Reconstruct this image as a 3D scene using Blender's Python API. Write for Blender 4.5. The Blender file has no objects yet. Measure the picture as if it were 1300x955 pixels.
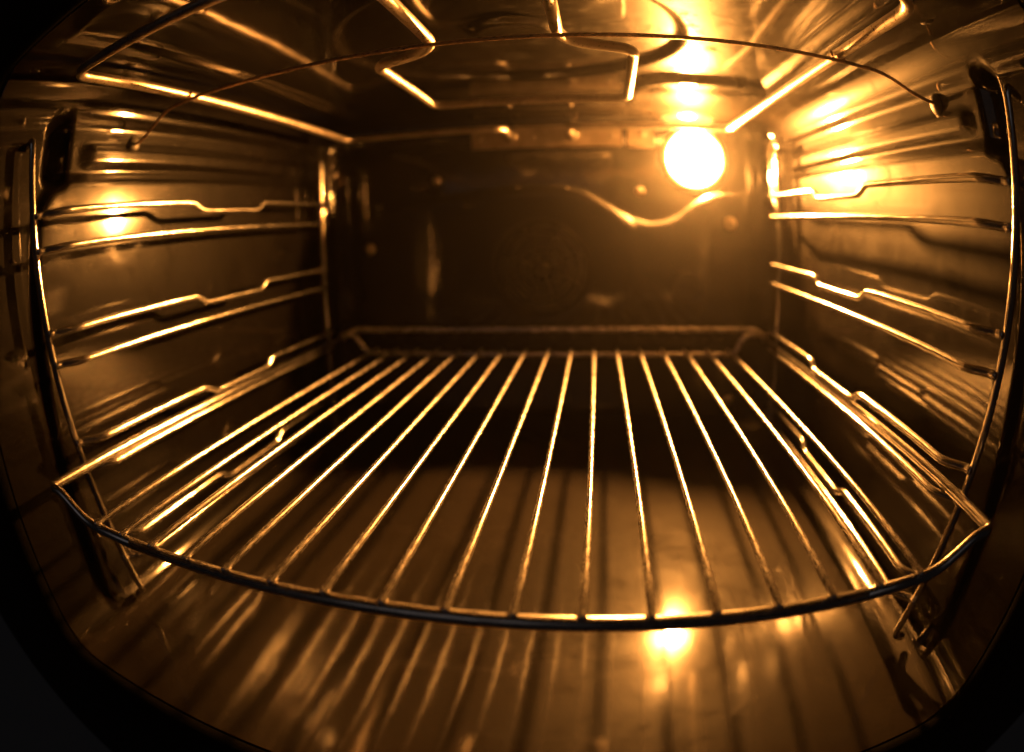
import bpy, math, random
from mathutils import Vector, Matrix, noise

# ------------------------------------------------------------------ camera, world, light, exposure
G = 0.85                       # survey units -> metres
S = bpy.context.scene
COL = S.collection
S.render.engine = 'CYCLES'

cam = bpy.data.cameras.new('camera')
cam_o = bpy.data.objects.new('camera', cam)
COL.objects.link(cam_o)
S.camera = cam_o
cam.type = 'PANO'
cam.panorama_type = 'FISHEYE_LENS_POLYNOMIAL'   # full-frame fisheye lens of the photograph
cam.sensor_width = 36.0
cam.sensor_height = 36.0 * 752 / 1024
_mm = 100 * 36.0 / 1300                          # millimetres on the sensor per 100 photo pixels
cam.fisheye_fov = math.radians(180)
cam.fisheye_polynomial_k0 = 0.0
cam.fisheye_polynomial_k1 = -0.13047122 / _mm
cam.fisheye_polynomial_k2 = -0.00029998 / _mm ** 2
cam.fisheye_polynomial_k3 = 0.00045094 / _mm ** 3
cam.fisheye_polynomial_k4 = -0.000121095 / _mm ** 4
cam.shift_y = -45.5 / 955
cam.clip_start = 0.005
cam.clip_end = 50
_f = Vector((-0.1388, 0.9733, -0.1830)).normalized()
_r = Vector((0.9903, 0.1368, -0.0235)).normalized()
_u = _r.cross(_f).normalized()
_r = _f.cross(_u).normalized()
CAM = Vector((0.05218, -0.17879, 0.13366)) * G
cam_o.matrix_world = Matrix(((_r.x, _u.x, -_f.x, CAM.x), (_r.y, _u.y, -_f.y, CAM.y), (_r.z, _u.z, -_f.z, CAM.z), (0, 0, 0, 1)))
cam.dof.use_dof = True
cam.dof.focus_distance = 0.275
cam.lens = 15
cam.dof.aperture_fstop = 3.0

world = bpy.data.worlds.new('World')
S.world = world
world.use_nodes = True
world.node_tree.nodes['Background'].inputs['Color'].default_value = (0.80, 0.76, 0.82, 1)
world.node_tree.nodes['Background'].inputs['Strength'].default_value = 0.003   # dark kitchen outside the oven

S.view_settings.view_transform = 'Standard'
S.view_settings.look = 'None'
S.view_settings.exposure = 0.0
S.view_settings.gamma = 1.0
S.cycles.max_bounces = 7
S.cycles.diffuse_bounces = 3
S.cycles.glossy_bounces = 5
S.cycles.volume_bounces = 0
S.cycles.transparent_max_bounces = 12
S.cycles.sample_clamp_indirect = 8
S.cycles.use_denoising = True
S.cycles.caustics_reflective = True

# weak grey light of the kitchen behind the photographer, seen in the front bar of the shelf
room = bpy.data.lights.new('room_light', 'AREA')
room.shape = 'RECTANGLE'; room.size = 1.0; room.size_y = 0.7; room.energy = 0.17; room.color = (0.95, 0.82, 0.80)
room_o = bpy.data.objects.new('room_light', room); COL.objects.link(room_o)
room_o.location = (-0.35, -1.30, 0.62)
room_o.rotation_euler = (Vector((0, 0.1, 0)) - room_o.location).to_track_quat('-Z', 'Y').to_euler()

BULB_STRENGTH = 39000.0
BULB_COLOR = (1.0, 0.37, 0.068)

# ------------------------------------------------------------------ materials
def new_mat(name):
    m = bpy.data.materials.new(name); m.use_nodes = True
    nt = m.node_tree
    return m, nt, nt.nodes['Principled BSDF']

def node(nt, kind, **kw):
    n = nt.nodes.new(kind)
    for k, v in kw.items():
        if k in n.inputs.keys():
            n.inputs[k].default_value = v
        else:
            setattr(n, k, v)
    return n

def ramp(nt, fac, stops):
    r = nt.nodes.new('ShaderNodeValToRGB')
    e = r.color_ramp.elements
    while len(e) < len(stops): e.new(0.5)
    for el, (p, c) in zip(e, stops):
        el.position = p
        el.color = (*c, 1) if isinstance(c, tuple) else (c, c, c, 1)
    nt.links.new(fac, r.inputs['Fac'])
    return r

def enamel(name, col, rough, spots=0.5, wave=0.25, scale=1.0, coat=0.065, spec=0.06, ior=1.5):
    """vitreous enamel: mottled, finely grained, a little wavy, with baked-on stains"""
    m, nt, p = new_mat(name)
    tc = node(nt, 'ShaderNodeTexCoord')
    big = node(nt, 'ShaderNodeTexNoise', Scale=9.0 * scale, Detail=6.0, Roughness=0.6)
    fine = node(nt, 'ShaderNodeTexNoise', Scale=420.0, Detail=3.0, Roughness=0.65)
    stain = node(nt, 'ShaderNodeTexNoise', Scale=34.0 * scale, Detail=7.0, Roughness=0.68, Distortion=0.6)
    for n in (big, fine, stain): nt.links.new(tc.outputs['Object'], n.inputs['Vector'])
    c1 = tuple(c * 0.72 for c in col); c2 = tuple(c * 1.22 for c in col)
    rb = ramp(nt, big.outputs['Fac'], [(0.3, c1), (0.7, c2)])
    rs = ramp(nt, stain.outputs['Fac'], [(0.60, 1.0), (0.74, 1.0 - 0.65 * spots)])
    rf = ramp(nt, fine.outputs['Fac'], [(0.25, 0.82), (0.75, 1.18)])
    m1 = node(nt, 'ShaderNodeMix', data_type='RGBA', blend_type='MULTIPLY'); m1.inputs[0].default_value = 1
    nt.links.new(rb.outputs[0], m1.inputs[6]); nt.links.new(rs.outputs[0], m1.inputs[7])
    m2 = node(nt, 'ShaderNodeMix', data_type='RGBA', blend_type='MULTIPLY'); m2.inputs[0].default_value = 1
    nt.links.new(m1.outputs[2], m2.inputs[6]); nt.links.new(rf.outputs[0], m2.inputs[7])
    nt.links.new(m2.outputs[2], p.inputs['Base Color'])
    rr = ramp(nt, stain.outputs['Fac'], [(0.3, rough * 0.75), (0.55, rough), (0.72, min(1, rough * (1 + 1.6 * spots)))])
    nt.links.new(rr.outputs[0], p.inputs['Roughness'])
    p.inputs['Specular IOR Level'].default_value = spec
    p.inputs['Coat Weight'].default_value = 1.0
    p.inputs['Coat Roughness'].default_value = coat
    p.inputs['Coat IOR'].default_value = ior
    b1 = node(nt, 'ShaderNodeBump', Strength=wave, Distance=0.0016)
    wv = node(nt, 'ShaderNodeTexNoise', Scale=26.0, Detail=2.0, Roughness=0.45)
    nt.links.new(tc.outputs['Object'], wv.inputs['Vector'])
    nt.links.new(wv.outputs['Fac'], b1.inputs['Height'])
    b2 = node(nt, 'ShaderNodeBump', Strength=0.22, Distance=0.0002)
    nt.links.new(fine.outputs['Fac'], b2.inputs['Height'])
    nt.links.new(b1.outputs['Normal'], b2.inputs['Normal'])
    nt.links.new(b2.outputs['Normal'], p.inputs['Normal'])
    nt.links.new(b1.outputs['Normal'], p.inputs['Coat Normal'])
    return m

def metal(name, col, rough, stretch=(300, 30, 300), bump=0.25, tarnish=0.25):
    """drawn steel wire: streaks along its length and faint heat tarnish"""
    m, nt, p = new_mat(name)
    tc = node(nt, 'ShaderNodeTexCoord')
    mp = node(nt, 'ShaderNodeMapping'); mp.inputs['Scale'].default_value = stretch
    nt.links.new(tc.outputs['Object'], mp.inputs['Vector'])
    n1 = node(nt, 'ShaderNodeTexNoise', Scale=4.0, Detail=4.0, Roughness=0.6)
    nt.links.new(mp.outputs[0], n1.inputs['Vector'])
    n2 = node(nt, 'ShaderNodeTexNoise', Scale=40.0, Detail=4.0, Roughness=0.6)
    nt.links.new(tc.outputs['Object'], n2.inputs['Vector'])
    r1 = ramp(nt, n2.outputs['Fac'], [(0.35, tuple(c * (1 - tarnish) for c in col)), (0.65, col)])
    nt.links.new(r1.outputs[0], p.inputs['Base Color'])
    r2 = ramp(nt, n1.outputs['Fac'], [(0.3, rough * 0.7), (0.7, rough * 1.5)])
    nt.links.new(r2.outputs[0], p.inputs['Roughness'])
    p.inputs['Metallic'].default_value = 1.0
    b = node(nt, 'ShaderNodeBump', Strength=bump, Distance=0.0004)
    nt.links.new(n1.outputs['Fac'], b.inputs['Height'])
    nt.links.new(b.outputs['Normal'], p.inputs['Normal'])
    return m

M = {}
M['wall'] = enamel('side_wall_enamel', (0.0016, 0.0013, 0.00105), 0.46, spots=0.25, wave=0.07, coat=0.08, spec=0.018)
M['floor'] = enamel('floor_enamel', (0.0064, 0.0052, 0.0041), 0.55, spots=0.25, wave=0.08, coat=0.085, spec=0.03)
M['ceiling'] = enamel('ceiling_enamel', (0.0030, 0.0025, 0.0020), 0.42, spots=0.7, wave=0.07, scale=1.6, coat=0.075, spec=0.015, ior=1.6)
M['rear'] = enamel('rear_wall_enamel', (0.0036, 0.0031, 0.0026), 0.45, spots=0.3, wave=0.25)
M['cover'] = enamel('fan_cover_enamel', (0.0036, 0.0031, 0.0026), 0.45, spots=0.35, wave=0.25)
M['chrome'] = metal('chrome_wire_lengthwise', (0.80, 0.78, 0.75), 0.15, (420, 26, 420))
M['rod'] = metal('chrome_rod', (0.80, 0.78, 0.75), 0.245, (420, 40, 420), 0.16)
M['chrome_x'] = metal('chrome_wire_crosswise', (0.80, 0.77, 0.73), 0.24, (26, 420, 420), 0.15)
M['chrome_z'] = metal('chrome_wire_upright', (0.80, 0.78, 0.75), 0.15, (420, 420, 26))
M['element'] = metal('grill_element_steel', (0.50, 0.44, 0.38), 0.32, (160, 160, 160), 0.18, 0.4)
M['wire'] = metal('oxidised_support_wire', (0.62, 0.40, 0.26), 0.28, (90, 500, 500), 0.2, 0.4)
M['steel'] = metal('bracket_steel', (0.42, 0.37, 0.32), 0.36, (60, 60, 60), 0.2, 0.4)

m, nt, p = new_mat('gasket_rubber')
p.inputs['Base Color'].default_value = (0.0006, 0.0006, 0.0006, 1); p.inputs['Roughness'].default_value = 0.95; p.inputs['Specular IOR Level'].default_value = 0.02
n1 = node(nt, 'ShaderNodeTexNoise', Scale=260.0); b1 = node(nt, 'ShaderNodeBump', Strength=0.4, Distance=0.0006)
nt.links.new(n1.outputs['Fac'], b1.inputs['Height']); nt.links.new(b1.outputs['Normal'], p.inputs['Normal'])
M['gasket'] = m
m, nt, p = new_mat('front_frame_black')
p.inputs['Base Color'].default_value = (0.0008, 0.0008, 0.0008, 1); p.inputs['Specular IOR Level'].default_value = 0.03
n1 = node(nt, 'ShaderNodeTexNoise', Scale=120.0); r1 = ramp(nt, n1.outputs['Fac'], [(0.3, 0.34), (0.7, 0.5)])
nt.links.new(r1.outputs[0], p.inputs['Roughness'])
M['frame'] = m
m, nt, p = new_mat('dark_fan_recess')
p.inputs['Base Color'].default_value = (0.02, 0.018, 0.016, 1); p.inputs['Roughness'].default_value = 0.5
n1 = node(nt, 'ShaderNodeTexNoise', Scale=90.0); r1 = ramp(nt, n1.outputs['Fac'], [(0.3, 0.4), (0.7, 0.65)])
nt.links.new(r1.outputs[0], p.inputs['Roughness'])
M['recess'] = m

m = bpy.data.materials.new('bulb_glow'); m.use_nodes = True; nt = m.node_tree; nt.nodes.clear()
e = node(nt, 'ShaderNodeEmission'); e.inputs['Color'].default_value = (*BULB_COLOR, 1); e.inputs['Strength'].default_value = BULB_STRENGTH
o = node(nt, 'ShaderNodeOutputMaterial'); nt.links.new(e.outputs[0], o.inputs[0])
M['bulb'] = m
# lamp glass: mostly clear, slightly frosted so the bulb makes the dome look overexposed
m = bpy.data.materials.new('lamp_glass'); m.use_nodes = True; nt = m.node_tree; nt.nodes.clear()
tr = node(nt, 'ShaderNodeBsdfTransparent'); tr.inputs['Color'].default_value = (0.97, 0.96, 0.94, 1)
tl = node(nt, 'ShaderNodeBsdfTranslucent'); tl.inputs['Color'].default_value = (0.9, 0.88, 0.85, 1)
gl = node(nt, 'ShaderNodeBsdfGlossy'); gl.inputs['Roughness'].default_value = 0.08
mx = node(nt, 'ShaderNodeMixShader'); n1 = node(nt, 'ShaderNodeTexNoise', Scale=160.0)
rr = ramp(nt, n1.outputs['Fac'], [(0.3, 0.05), (0.7, 0.11)])
nt.links.new(rr.outputs[0], mx.inputs[0]); nt.links.new(tr.outputs[0], mx.inputs[1]); nt.links.new(tl.outputs[0], mx.inputs[2])
fr = node(nt, 'ShaderNodeFresnel'); fr.inputs['IOR'].default_value = 1.3
mx2 = node(nt, 'ShaderNodeMixShader'); nt.links.new(fr.outputs[0], mx2.inputs[0]); nt.links.new(mx.outputs[0], mx2.inputs[1]); nt.links.new(gl.outputs[0], mx2.inputs[2])
o = node(nt, 'ShaderNodeOutputMaterial'); nt.links.new(mx2.outputs[0], o.inputs[0])
M['glass'] = m

# ------------------------------------------------------------------ helpers
def mesh_obj(name, verts, faces, mat, parent=None, smooth=True):
    me = bpy.data.meshes.new(name)
    me.from_pydata([(v[0] * G, v[1] * G, v[2] * G) for v in verts], [], faces)
    me.materials.append(mat)
    if smooth: me.polygons.foreach_set('use_smooth', [True] * len(me.polygons))
    me.update()
    o = bpy.data.objects.new(name, me)
    COL.objects.link(o)
    if parent is not None:
        o.parent = parent
        o.location = -parent.location            # meshes are laid out in oven coordinates
        if parent.parent is not None: o.location = (0, 0, 0)
    return o

def thing(name, label, cat, loc=(0, 0, 0), group=None):
    o = bpy.data.objects.new(name, None)
    COL.objects.link(o)
    o.empty_display_size = 0.02
    o.location = Vector(loc) * G
    o['label'] = label; o['category'] = cat
    if group: o['group'] = group
    return o

def rounded(pts, rad, n=6):
    """polyline with its inner corners replaced by arcs; rad is one radius or one per point"""
    P = [Vector(p) for p in pts]
    out = [P[0]]
    for i in range(1, len(P) - 1):
        r = rad[i] if isinstance(rad, (list, tuple)) else rad
        a, b, c = P[i - 1], P[i], P[i + 1]
        d1, d2 = (a - b), (c - b)
        l = min(r, d1.length * 0.49, d2.length * 0.49)
        if l < 1e-6: out.append(b); continue
        p0, p2 = b + d1.normalized() * l, b + d2.normalized() * l
        for k in range(n + 1):
            t = k / n
            out.append(p0 * (1 - t) ** 2 + b * 2 * t * (1 - t) + p2 * t * t)
    out.append(P[-1])
    return out

def tube(pts, r, sides=12, closed=False):
    """swept tube with hemispherical-ish ends"""
    P = [Vector(p) for p in pts]
    n = len(P)
    verts, faces = [], []
    T = []
    for i in range(n):
        if closed: t = P[(i + 1) % n] - P[i - 1]
        else: t = P[min(i + 1, n - 1)] - P[max(i - 1, 0)]
        T.append(t.normalized())
    up = Vector((0, 0, 1)) if abs(T[0].z) < 0.9 else Vector((1, 0, 0))
    nrm = (up - T[0] * up.dot(T[0])).normalized()
    rings = []
    def ring(c, t, nn, rr):
        b = t.cross(nn)
        base = len(verts)
        for k in range(sides):
            a = 2 * math.pi * k / sides
            verts.append(c + (nn * math.cos(a) + b * math.sin(a)) * rr)
        rings.append(base)
    for i in range(n):
        if i:
            nrm = (nrm - T[i] * nrm.dot(T[i])).normalized()
        if i == 0 and not closed: ring(P[0] - T[0] * r * 0.45, T[0], nrm, r * 0.62)
        ring(P[i], T[i], nrm, r)
        if i == n - 1 and not closed: ring(P[i] + T[i] * r * 0.45, T[i], nrm, r * 0.62)
    m = len(rings)
    for i in range(m if closed else m - 1):
        a, b = rings[i], rings[(i + 1) % m]
        for k in range(sides):
            k2 = (k + 1) % sides
            faces.append((a + k, a + k2, b + k2, b + k))
    if not closed:
        faces.append(tuple(rings[0] + k for k in reversed(range(sides))))
        faces.append(tuple(rings[-1] + k for k in range(sides)))
    return verts, faces

def wire(name, pts, r, mat, parent, rad=0.0, sides=12, closed=False, n=6):
    v, f = tube(rounded(pts, rad, n) if rad else pts, r, sides, closed)
    return mesh_obj(name, v, f, mat, parent)

def lathe(profile, origin, axis='y', seg=28):
    """profile: (radius, along) pairs, revolved about an axis through origin; along grows towards the camera (-y) or up (z)"""
    verts, faces = [], []
    ox, oy, oz = origin
    for (r, h) in profile:
        for k in range(seg):
            a = 2 * math.pi * k / seg
            if axis == 'y': verts.append((ox + r * math.cos(a), oy - h, oz + r * math.sin(a)))
            else: verts.append((ox + r * math.cos(a), oy + r * math.sin(a), oz + h))
    for i in range(len(profile) - 1):
        for k in range(seg):
            k2 = (k + 1) % seg
            faces.append((i * seg + k, i * seg + k2, (i + 1) * seg + k2, (i + 1) * seg + k))
    return verts, faces

def sstep(e0, e1, x):
    t = min(1.0, max(0.0, (x - e0) / (e1 - e0)))
    return t * t * (3 - 2 * t)

def bead(d, w):
    """rounded bump of half width w at distance d"""
    return (math.cos(math.pi * d / w) * 0.5 + 0.5) if abs(d) < w else 0.0

# ------------------------------------------------------------------ oven cavity (the shell everything stands in)
W, YF, YB, ZF, ZC = 0.284, -0.028, 0.545, -0.116, 0.272
FIL = 0.032
D0 = FIL * (1 - 1 / math.sqrt(2))
def fil(d, r=FIL):
    d = max(d, 0)
    return 0.0 if d >= r else r - math.sqrt(max(0.0, r * r - (r - d) ** 2))

def lin(a, b, n): return [a + (b - a) * i / (n - 1) for i in range(n)]
def grid(us, vs, fn, flip=False):
    verts = [fn(u, v) for v in vs for u in us]
    n = len(us); faces = []
    for j in range(len(vs) - 1):
        for i in range(n - 1):
            a, b, c, d = j * n + i, j * n + i + 1, (j + 1) * n + i + 1, (j + 1) * n + i
            faces.append((a, d, c, b) if flip else (a, b, c, d))
    return verts, faces

oven = thing('oven_cavity', 'dark enamelled oven cavity with stamped walls seen through its open front', 'oven', (0, 0.25, ZF))

def side_relief(y, z):
    """inward offset of the stamped side wall: a long panel below, three beads above, a pocket near the front"""
    h = 0.0
    # main panel pressed inwards, rounded upper front corner
    cx, cz, cr = 0.070, 0.160, 0.036
    dy, dz = cx - y, z - cz
    if dy > 0 and dz > 0: d = math.hypot(dy, dz) - cr
    else: d = max(dy, dz) - cr
    h += 0.0070 * (1 - sstep(-0.005, 0.005, d))
    # one wide bead above the panel and a shoulder under the ceiling
    run = sstep(0.080, 0.100, y) * (1 - sstep(0.47, 0.50, y))
    h += 0.0045 * sstep(0.2015, 0.2075, z) * (1 - sstep(0.2165, 0.2225, z)) * run
    h += 0.0060 * sstep(0.234, 0.243, z)
    # pocket
    d = math.hypot(max(abs(y - 0.055) - 0.001, 0), max(abs(z - 0.217) - 0.014, 0))
    h -= 0.020 * (1 - sstep(-0.002, 0.017, d))
    h += 0.0011 * noise.noise(Vector((y * 9, z * 9, 3.1)))
    return h

def side_wall(s):
    ys = lin(YF, YB - D0, 230); zs = lin(ZF + D0, ZC - D0, 170)
    def fn(y, z):
        off = fil(YB - y) + fil(z - ZF) + fil(ZC - z)
        off = min(off, FIL) + side_relief(y, z) * min(1, (YB - y) / 0.05) * min(1, (z - ZF) / 0.05)
        return (s * (W - off), y, z)
    v, f = grid(ys, zs, fn, s > 0)
    return mesh_obj('side_wall', v, f, M['wall'], oven)
side_wall(-1); side_wall(1)

def floor_fn(x, y):
    off = fil(W - abs(x)) + fil(YB - y)
    rel = 0.0009 * noise.noise(Vector((x * 8, y * 8, 7.7)))
    return (x, y, ZF + off + rel)
v, f = grid(lin(-W + D0, W - D0, 170), lin(YF, YB - D0, 170), floor_fn)
mesh_obj('floor', v, f, M['floor'], oven)

def ceil_relief(x, y):
    h = 0.0
    # panel pressed upwards, with a bay left around the lamp
    d = max(abs(x + 0.002) - 0.222, abs(y - 0.25) - 0.245)
    bx = 0.150 - x
    bay = math.hypot(max(abs(x - 0.19) - 0.055, 0), max(0.42 - y, 0)) - 0.045
    d = max(d, -bay)
    h += 0.0075 * (1 - sstep(-0.007, 0.007, d))
    # round stamping and its small centre
    r = math.hypot(x + 0.007, y - 0.262)
    h += 0.0060 * (1 - sstep(0.125, 0.135, r))
    r2 = math.hypot(x + 0.003, y - 0.252)
    h -= 0.0040 * (1 - sstep(0.026, 0.035, r2))
    h += 0.0012 * noise.noise(Vector((x * 9, y * 9, 1.3)))
    return h
def ceil_fn(x, y):
    off = fil(W - abs(x)) + fil(YB - y, 0.03)
    k = min(1, (YB - y) / 0.04)
    return (x, y, ZC - off + ceil_relief(x, y) * k)
v, f = grid(lin(-W + D0, W - D0, 230), lin(YF, YB - D0, 240), ceil_fn, True)
mesh_obj('ceiling', v, f, M['ceiling'], oven)

def rear_fn(x, z):
    off = fil(W - abs(x)) + fil(z - ZF) + fil(ZC - z)
    h = 0.0008 * noise.noise(Vector((x * 9, z * 9, 5.5)))
    # bowl behind the lamp
    d = math.hypot(x - 0.172, z - 0.217)
    h -= 0.045 * (1 - sstep(0.028, 0.034, d))
    return (x, YB - min(off, FIL) - h, z)
v, f = grid(lin(-W + D0, W - D0, 170), lin(ZF + D0, ZC - D0, 130), rear_fn)
rear_wall = mesh_obj('rear_wall', v, f, M['rear'], oven)

# front frame and door gasket round the opening
def rr_loop(hw, z0, z1, r, y, n=8):
    pts = []
    for cx, cz, a0 in ((hw - r, z1 - r, 0), (-hw + r, z1 - r, 90), (-hw + r, z0 + r, 180), (hw - r, z0 + r, 270)):
        for k in range(n + 1):
            a = math.radians(a0 + 90 * k / n)
            pts.append((cx + r * math.cos(a), y, cz + r * math.sin(a)))
    return pts
inner = rr_loop(W - 0.001, ZF + 0.001, ZC - 0.001, 0.03, YF + 0.001)
steps = [(0.0, 0.0), (0.004, -0.004), (0.012, -0.006), (0.300, -0.006), (0.305, 0.006)]
verts, faces = [], []
nL = len(inner)
for (g, dy) in steps:
    for p in rr_loop(W - 0.001 + g, ZF + 0.001 - g, ZC - 0.001 + g, 0.03 + g, YF + 0.001 + dy): verts.append(p)
for i in range(len(steps) - 1):
    for k in range(nL):
        k2 = (k + 1) % nL
        faces.append((i * nL + k, (i + 1) * nL + k, (i + 1) * nL + k2, i * nL + k2))
mesh_obj('front_frame', verts, faces, M['frame'], oven)
wire('door_gasket', rr_loop(W + 0.0045, ZF - 0.0045, ZC + 0.0045, 0.034, YF - 0.007), 0.0080, M['gasket'], oven, sides=12, closed=True)

# ------------------------------------------------------------------ fan cover on the rear wall
fan = thing('fan_cover', 'dark enamelled fan cover plate with a curved bite in its top edge under the lamp', 'fan cover', (0, 0.545, -0.08))
TOP = [(-0.245, 0.150), (-0.20, 0.168), (-0.12, 0.182), (-0.05, 0.188), (0.001, 0.188), (0.038, 0.182), (0.066, 0.166), (0.094, 0.150), (0.122, 0.143), (0.151, 0.150), (0.175, 0.168), (0.200, 0.178), (0.245, 0.180)]
def top_at(x):
    if x <= TOP[0][0]: return TOP[0][1]
    for i in range(len(TOP) - 1):
        (x0, z0), (x1, z1) = TOP[i], TOP[i + 1]
        if x <= x1:
            t = (x - x0) / (x1 - x0)
            m0 = (z1 - TOP[i - 1][1]) / (x1 - TOP[i - 1][0]) if i else (z1 - z0) / (x1 - x0)
            m1 = (TOP[i + 2][1] - z0) / (TOP[i + 2][0] - x0) if i + 2 < len(TOP) else (z1 - z0) / (x1 - x0)
            h = x1 - x0
            return (2*t**3-3*t*t+1)*z0 + (t**3-2*t*t+t)*h*m0 + (-2*t**3+3*t*t)*z1 + (t**3-t*t)*h*m1
    return TOP[-1][1]
DEP = 0.037                     # how far the cover stands out from the rear wall
def near(x, z, k=(0.545 - DEP + 0.179) / 0.724): return (0.052 + (x - 0.052) * k, 0.134 + (z - 0.134) * k)
TOP = [near(*p) for p in TOP]
FC = near(-0.012, 0.085)
def cover_fn(x, t):
    z0, z1 = -0.090, top_at(x)
    z = z0 + (z1 - z0) * t
    edge = min(0.235 - abs(x), z - z0, (z1 - z) * 0.85)
    q = min(1.0, edge / 0.014)
    h = (DEP - 0.014) * min(1.0, edge / 0.001) + 0.014 * math.sqrt(max(0.0, 1 - (1 - q) ** 2))
    r = math.hypot(x - FC[0], z - FC[1])
    h += 0.0045 * (1 - sstep(0.104, 0.114, r)) + 0.002 * bead(r - 0.112, 0.006)
    h -= 0.012 * (1 - sstep(0.050, 0.056, r))
    h += 0.0006 * noise.noise(Vector((x * 12, z * 12, 9.5)))
    return (x, YB - 0.001 - h, z)
TS = [0, .0008, .002, .004] + lin(.008, .08, 14) + lin(.09, .90, 70) + lin(.91, .985, 24) + [.99, .994, .997, .9988, 1]
v, f = grid([-0.2350, -0.2345] + lin(-.234, -.214, 10) + lin(-.21, .21, 150) + lin(.214, .234, 10) + [0.2345, 0.2350], TS, cover_fn)
mesh_obj('plate', v, f, M['cover'], fan)
# guard in the round opening: rings and spokes, hub behind
yy = YB - DEP - 0.0035
v, f = lathe([(0.0, 0.003), (0.050, 0.003), (0.050, 0.0015), (0.0, 0.0015)], (FC[0], YB - DEP + 0.0065, FC[1]))
recess = mesh_obj('fan_recess', v, f, M['recess'], fan, smooth=False)
for rr_ in (0.016, 0.028, 0.040, 0.051):
    v, f = tube([(FC[0] + rr_ * math.cos(2 * math.pi * k / 40), yy, FC[1] + rr_ * math.sin(2 * math.pi * k / 40)) for k in range(40)], 0.0018, 8, True)
    mesh_obj('guard_ring', v, f, M['cover'], recess)
for k in range(8):
    a = math.radians(22.5 + 45 * k)
    wire('guard_spoke', [(FC[0] + 0.010 * math.cos(a), yy + 0.001, FC[1] + 0.010 * math.sin(a)), (FC[0] + 0.052 * math.cos(a), yy + 0.001, FC[1] + 0.052 * math.sin(a))], 0.0020, M['cover'], recess, sides=8)
v, f = lathe([(0.0, 0.009), (0.007, 0.008), (0.010, 0.005), (0.0105, 0.0)], (FC[0], yy + 0.004, FC[1]), seg=20)
mesh_obj('guard_hub', v, f, M['cover'], recess)
# round stud boss and the cover screws
def screw(name, x, z, y, r, parent, mat):
    v, f = lathe([(0.0, r * 0.55), (r * 0.55, r * 0.5), (r * 0.9, r * 0.25), (r, 0.0), (r * 1.5, -0.0003), (r * 1.5, -0.002)], (x, y, z), seg=16)
    return mesh_obj(name, v, f, mat, parent)
v, f = lathe([(0.0, 0.003), (0.008, 0.003), (0.012, 0.0005), (0.016, 0.005), (0.0195, 0.005), (0.0215, 0.0), (0.0215, -0.003)], (*[near(0.163, 0.060)[0]], YB - DEP - 0.001, near(0.163, 0.060)[1]), seg=32)
boss = mesh_obj('round_boss', v, f, M['cover'], fan)
for x, z in ((0.208, 0.140), (-0.215, 0.115), (-0.215, -0.068), (0.212, -0.068)):
    screw('screw', x, z, YB - DEP - 0.0015, 0.005, fan, M['steel'])
for x, z in ((0.106, 0.177), (-0.14, 0.171 + 0.025)):
    screw('rivet', x, z, YB - 0.0005, 0.004, rear_wall, M['steel'])

# ------------------------------------------------------------------ oven lamp
LX, LY, LZ = 0.173, 0.5455, 0.2175
lamp = thing('oven_lamp', 'glowing oven lamp under a glass dome in the upper right rear corner', 'lamp', (LX, LY, LZ))
v, f = lathe([(0.031, 0.0), (0.041, 0.001), (0.0415, 0.004), (0.038, 0.007), (0.033, 0.007), (0.0325, 0.002)], (LX, LY - 0.0005, LZ), seg=40)
mesh_obj('lamp_ring', v, f, M['steel'], lamp)
prof = [(0.0325, 0.002), (0.0325, 0.012)] + [(0.0325 * math.cos(a), 0.012 + 0.024 * math.sin(a)) for a in [math.radians(x) for x in (15, 30, 45, 60, 72, 82, 89)]]
v, f = lathe(prof, (LX, LY, LZ), seg=40)
mesh_obj('glass_dome', v, f, M['glass'], lamp)
v, f = lathe([(0.0, 0.026), (0.0045, 0.0252), (0.0078, 0.0225), (0.0090, 0.0185), (0.0082, 0.0145), (0.006, 0.011), (0.005, 0.008), (0.005, 0.006), (0.0, 0.006)], (LX, LY + 0.018, LZ), seg=24)
mesh_obj('bulb', v, f, M['bulb'], lamp)
v, f = lathe([(0.006, 0.0075), (0.0075, 0.007), (0.0075, -0.02), (0.0, -0.02)], (LX, LY + 0.018, LZ), seg=20)
mesh_obj('socket', v, f, M['steel'], lamp)

# ------------------------------------------------------------------ grill element under the ceiling
EZ, ER = 0.2455, 0.0036
grill = thing('grill_element', 'bare tubular grill element looping under the ceiling, ends in the rear wall', 'heating element', (0, 0.25, EZ))
path = [(0.026, 0.540, EZ), (0.026, 0.480, EZ), (0.204, 0.474, EZ), (0.205, 0.010, EZ), (0.035, 0.010, EZ), (0.035, 0.163, EZ), (0.080, 0.182, EZ),
        (0.082, 0.334, EZ), (-0.084, 0.334, EZ), (-0.084, 0.184, EZ), (-0.037, 0.163, EZ), (-0.037, 0.010, EZ), (-0.213, 0.008, EZ), (-0.228, 0.474, EZ), (-0.046, 0.480, EZ), (-0.046, 0.540, EZ)]
wire('heating_tube', path, ER, M['element'], grill, rad=[0, .014, .016, .03, .02, .028, .012, .016, .016, .012, .028, .02, .016, .016, .014, 0], n=8)
def box(x0, x1, y0, y1, z0, z1, b=0.0015):
    """box with chamfered edges"""
    vs, fs = [], []
    import bmesh
    bm = bmesh.new()
    bmesh.ops.create_cube(bm, size=1)
    for vv in bm.verts:
        vv.co = Vector(((x0 + x1) / 2 + vv.co.x * (x1 - x0), (y0 + y1) / 2 + vv.co.y * (y1 - y0), (z0 + z1) / 2 + vv.co.z * (z1 - z0)))
    bmesh.ops.bevel(bm, geom=bm.edges[:], offset=b, segments=2, affect='EDGES')
    bm.verts.index_update()
    vs = [tuple(vv.co) for vv in bm.verts]; fs = [tuple(vv.index for vv in ff.verts) for ff in bm.faces]
    bm.free()
    return vs, fs
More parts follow.
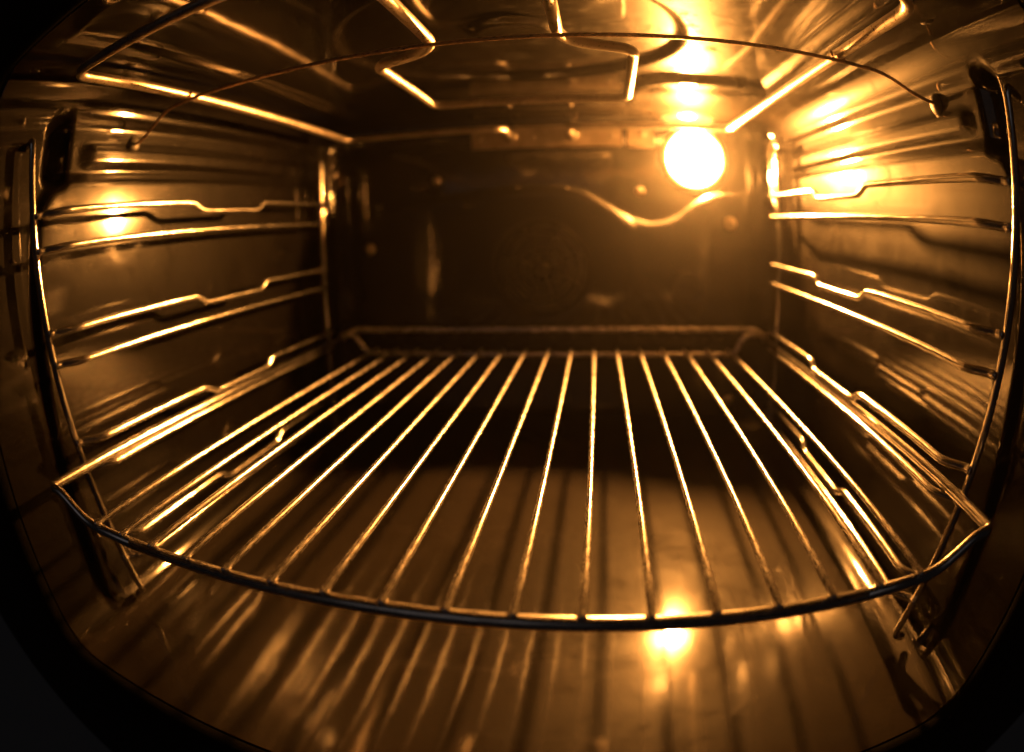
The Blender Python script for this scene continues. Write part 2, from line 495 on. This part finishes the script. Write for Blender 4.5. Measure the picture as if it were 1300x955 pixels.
v, f = box(-0.094, 0.086, YB - 0.006, YB - 0.0022, 0.231, 0.2585, 0.0014)
brk = mesh_obj('mounting_bracket', v, f, M['steel'], grill, smooth=False)
v, f = box(0.0925, 0.124, YB - 0.005, YB - 0.0022, 0.229, 0.2585, 0.0012)
mesh_obj('bracket_tab', v, f, M['steel'], grill, smooth=False)
for x, z in ((-0.083, 0.2445), (-0.020, 0.243), (0.074, 0.243), (0.110, 0.247)):
    screw('screw', x, z, YB - 0.006, 0.004, brk, M['steel'])
for x in (-0.046, 0.026):
    v, f = lathe([(0.0042, 0.007), (0.0075, 0.0065), (0.0085, 0.002), (0.0085, 0.0)], (x, YB - 0.005, EZ), seg=18)
    mesh_obj('ferrule', v, f, M['steel'], brk)

# thin support wire slung from wall to wall under the element
SW = 0.0014
sup = thing('support_wire', 'thin rusty-brown wire slung from side wall to side wall under the element', 'wire', (0, 0.14, 0.24))
zs_ = EZ - ER - SW
wire('wire', [(-0.288, 0.152, 0.2225), (-0.272, 0.150, 0.2225), (-0.238, 0.143, zs_ - 0.001), (-0.205, 0.140, zs_), (0.0, 0.138, zs_), (0.205, 0.136, zs_), (0.238, 0.133, zs_ - 0.001), (0.264, 0.132, 0.2295), (0.288, 0.132, 0.2285)], SW, M['wire'], sup, rad=0.012, sides=10)
for x, y in ((-0.2175, 0.1408), (0.2048, 0.136)):
    v, f = tube([(x + (ER + 0.0012) * math.cos(a), y + 0.0025, EZ + (ER + 0.0012) * math.sin(a)) for a in [math.radians(t) for t in range(-200, 21, 20)]], 0.0009, 8)
    mesh_obj('clip', v, f, M['wire'], sup)
for s, y, z in ((-1, 0.152, 0.2225), (1, 0.132, 0.2285)):
    v = []
    pv, f = lathe([(0.0, 0.005), (0.003, 0.005), (0.0065, 0.003), (0.0085, 0.0), (0.0085, -0.004)], (0, 0, 0), seg=20)
    v = [(s * (0.2845 + p[1]), y + p[0], z + p[2]) for p in pv]
    mesh_obj('wall_eyelet', v, f, M['recess'], sup)

# ------------------------------------------------------------------ hook-in side racks
WR, UR = 0.0025, 0.0032
XW, XU = 0.2430, 0.2600
def up_y(z): return 0.049 - 0.150 * z
LV = [(0.148, 0.170), (0.0770, 0.0972), (0.0066, 0.0255), (-0.066, -0.0485)]
def side_rack(s, label):
    t = thing('side_rack', label, 'side rack', (s * XU, 0.25, -0.1), 'hook-in side racks')
    o = -0.002
    def X(v): return s * v + o
    top = 0.222
    wire('front_upright', [(X(0.283), up_y(top) + 0.002, top - 0.002), (X(XU + 0.008), up_y(top), top), (X(XU + 0.0065), up_y(0.19), 0.19), (X(XU), up_y(0.0), 0.0), (X(XU - 0.0035), up_y(-0.098), -0.098), (X(0.266), up_y(-0.100), -0.104)], UR, M['chrome_z'], t, rad=0.007)
    wire('rear_upright', [(X(0.279), 0.474, 0.226), (X(XU), 0.472, 0.226), (X(XU), 0.471, -0.098), (X(0.264), 0.471, -0.103)], UR, M['chrome_z'], t, rad=0.007)
    wire('hook', [(X(XU), 0.497, 0.236), (X(XU), 0.494, 0.175), (X(XU), 0.476, 0.160)], UR * 0.8, M['chrome_z'], t, rad=0.007)
    ins = XU - UR - WR + 0.0004 
    for lo, hi in LV:
        yf = up_y(lo)
        wire('rail', [(X(ins), yf - 0.004, lo), (X(ins), yf + 0.002, lo), (X(XW), yf + 0.016, lo), (X(XW), 0.448, lo), (X(ins), 0.466, lo), (X(ins), 0.476, lo)], WR, M['chrome'], t, rad=0.008)
        yf = up_y(hi); dp = hi - 0.0068
        wire('rail', [(X(ins), yf - 0.004, hi), (X(ins), yf + 0.002, hi), (X(XW), yf + 0.016, hi), (X(XW), 0.196, hi), (X(XW), 0.210, dp), (X(XW), 0.299, dp), (X(XW), 0.308, hi), (X(XW), 0.448, hi), (X(ins), 0.466, hi), (X(ins), 0.476, hi)], WR, M['chrome'], t, rad=[0, .008, .008, .006, .006, .005, .005, .008, .008, 0])
    return t
side_rack(-1, 'chrome wire side rack on the wall away from the lamp')
side_rack(1, 'chrome wire side rack on the wall beside the lamp')

# ------------------------------------------------------------------ wire shelf
shelf = thing('wire_shelf', 'chrome wire oven shelf with seventeen rods slid into the side racks', 'oven shelf', (0, 0.25, 0))
RR, BR = 0.0017, 0.0033
H, XR, YR2, YCB = 0.0125, 0.2440, 0.4980, 0.470
HR = 0.0190
zb = -RR - BR + 0.0004
def rail_frame(s):
    return [(s * XR, YR2 - 0.02, H), (s * XR, 0.2, H), (s * (XR + 0.0035), -0.0035, H), (s * 0.2350, -0.0025, H - 0.001), (s * 0.2120, -0.0005, zb + 0.001), (s * 0.17, 0.0, zb)]
L, Rr = rail_frame(-1), rail_frame(1)
wire('side_bar', [(-XR, YR2 - 0.03, H)] + L[1:], BR, M['chrome'], shelf, rad=[0, 0, .0045, .007, .010, 0], n=8)
wire('side_bar', [(XR, YR2 - 0.03, H)] + Rr[1:], BR, M['chrome'], shelf, rad=[0, 0, .0045, .007, .010, 0], n=8)
wire('front_bar', [(-0.1699, 0.0, zb), (0.1699, 0.0, zb)], BR, M['chrome_x'], shelf)
wire('rear_bar', [(-XR, YR2 - 0.0301, H), (-XR, YR2 - 0.02, H), (-XR + 0.004, YR2, HR), (XR - 0.004, YR2, HR), (XR, YR2 - 0.02, H), (XR, YR2 - 0.0301, H)], BR, M['chrome_x'], shelf, rad=0.010)
zc = -RR - 0.0028 + 0.0004
wire('rear_cross_bar', [(-XR + 0.001, YCB, H + 0.0050), (-0.2265, YCB, H + 0.0050), (-0.2105, YCB, zc), (0.2065, YCB, zc), (0.2165, YCB, H + 0.0050), (XR - 0.001, YCB, H + 0.0050)], 0.0027, M['chrome_x'], shelf, rad=0.009)
v, f = tube([(0, -0.0028, 0), (0, 0.12, 0.0), (0, 0.24, -0.0), (0, 0.36, 0), (0, YCB + 0.0045, 0)], RR, 12)
me = None
for i in range(17):
    if me is None:
        o_ = mesh_obj('rod', v, f, M['rod'], shelf); me = o_.data
    else:
        o_ = bpy.data.objects.new('rod', me); COL.objects.link(o_); o_.parent = shelf
    o_.location = Vector(((i - 8) * 0.025 * G, 0, 0)) - shelf.location

# ------------------------------------------------------------------ added scattering volume standing in for lens bloom round the lamp
if 1:
    v, f = box(-0.95, 0.95, -0.60, 0.66, -0.75, 0.90, 0.002)
    hz = mesh_obj('bloom_haze', v, f, M['frame'], None, smooth=False)
    hz['kind'] = 'stuff'; hz['label'] = 'thin volume added to give the lens bloom round the lamp'; hz['category'] = 'bloom_haze'
    m = bpy.data.materials.new('bloom_volume'); m.use_nodes = True; nt = m.node_tree; nt.nodes.clear()
    pv = node(nt, 'ShaderNodeVolumePrincipled'); pv.inputs['Color'].default_value = (0.95, 0.93, 0.90, 1)
    pv.inputs['Density'].default_value = 0.0095
    pv.inputs['Anisotropy'].default_value = 0.88
    o = node(nt, 'ShaderNodeOutputMaterial'); nt.links.new(pv.outputs[0], o.inputs['Volume'])
    hz.data.materials.clear(); hz.data.materials.append(m)
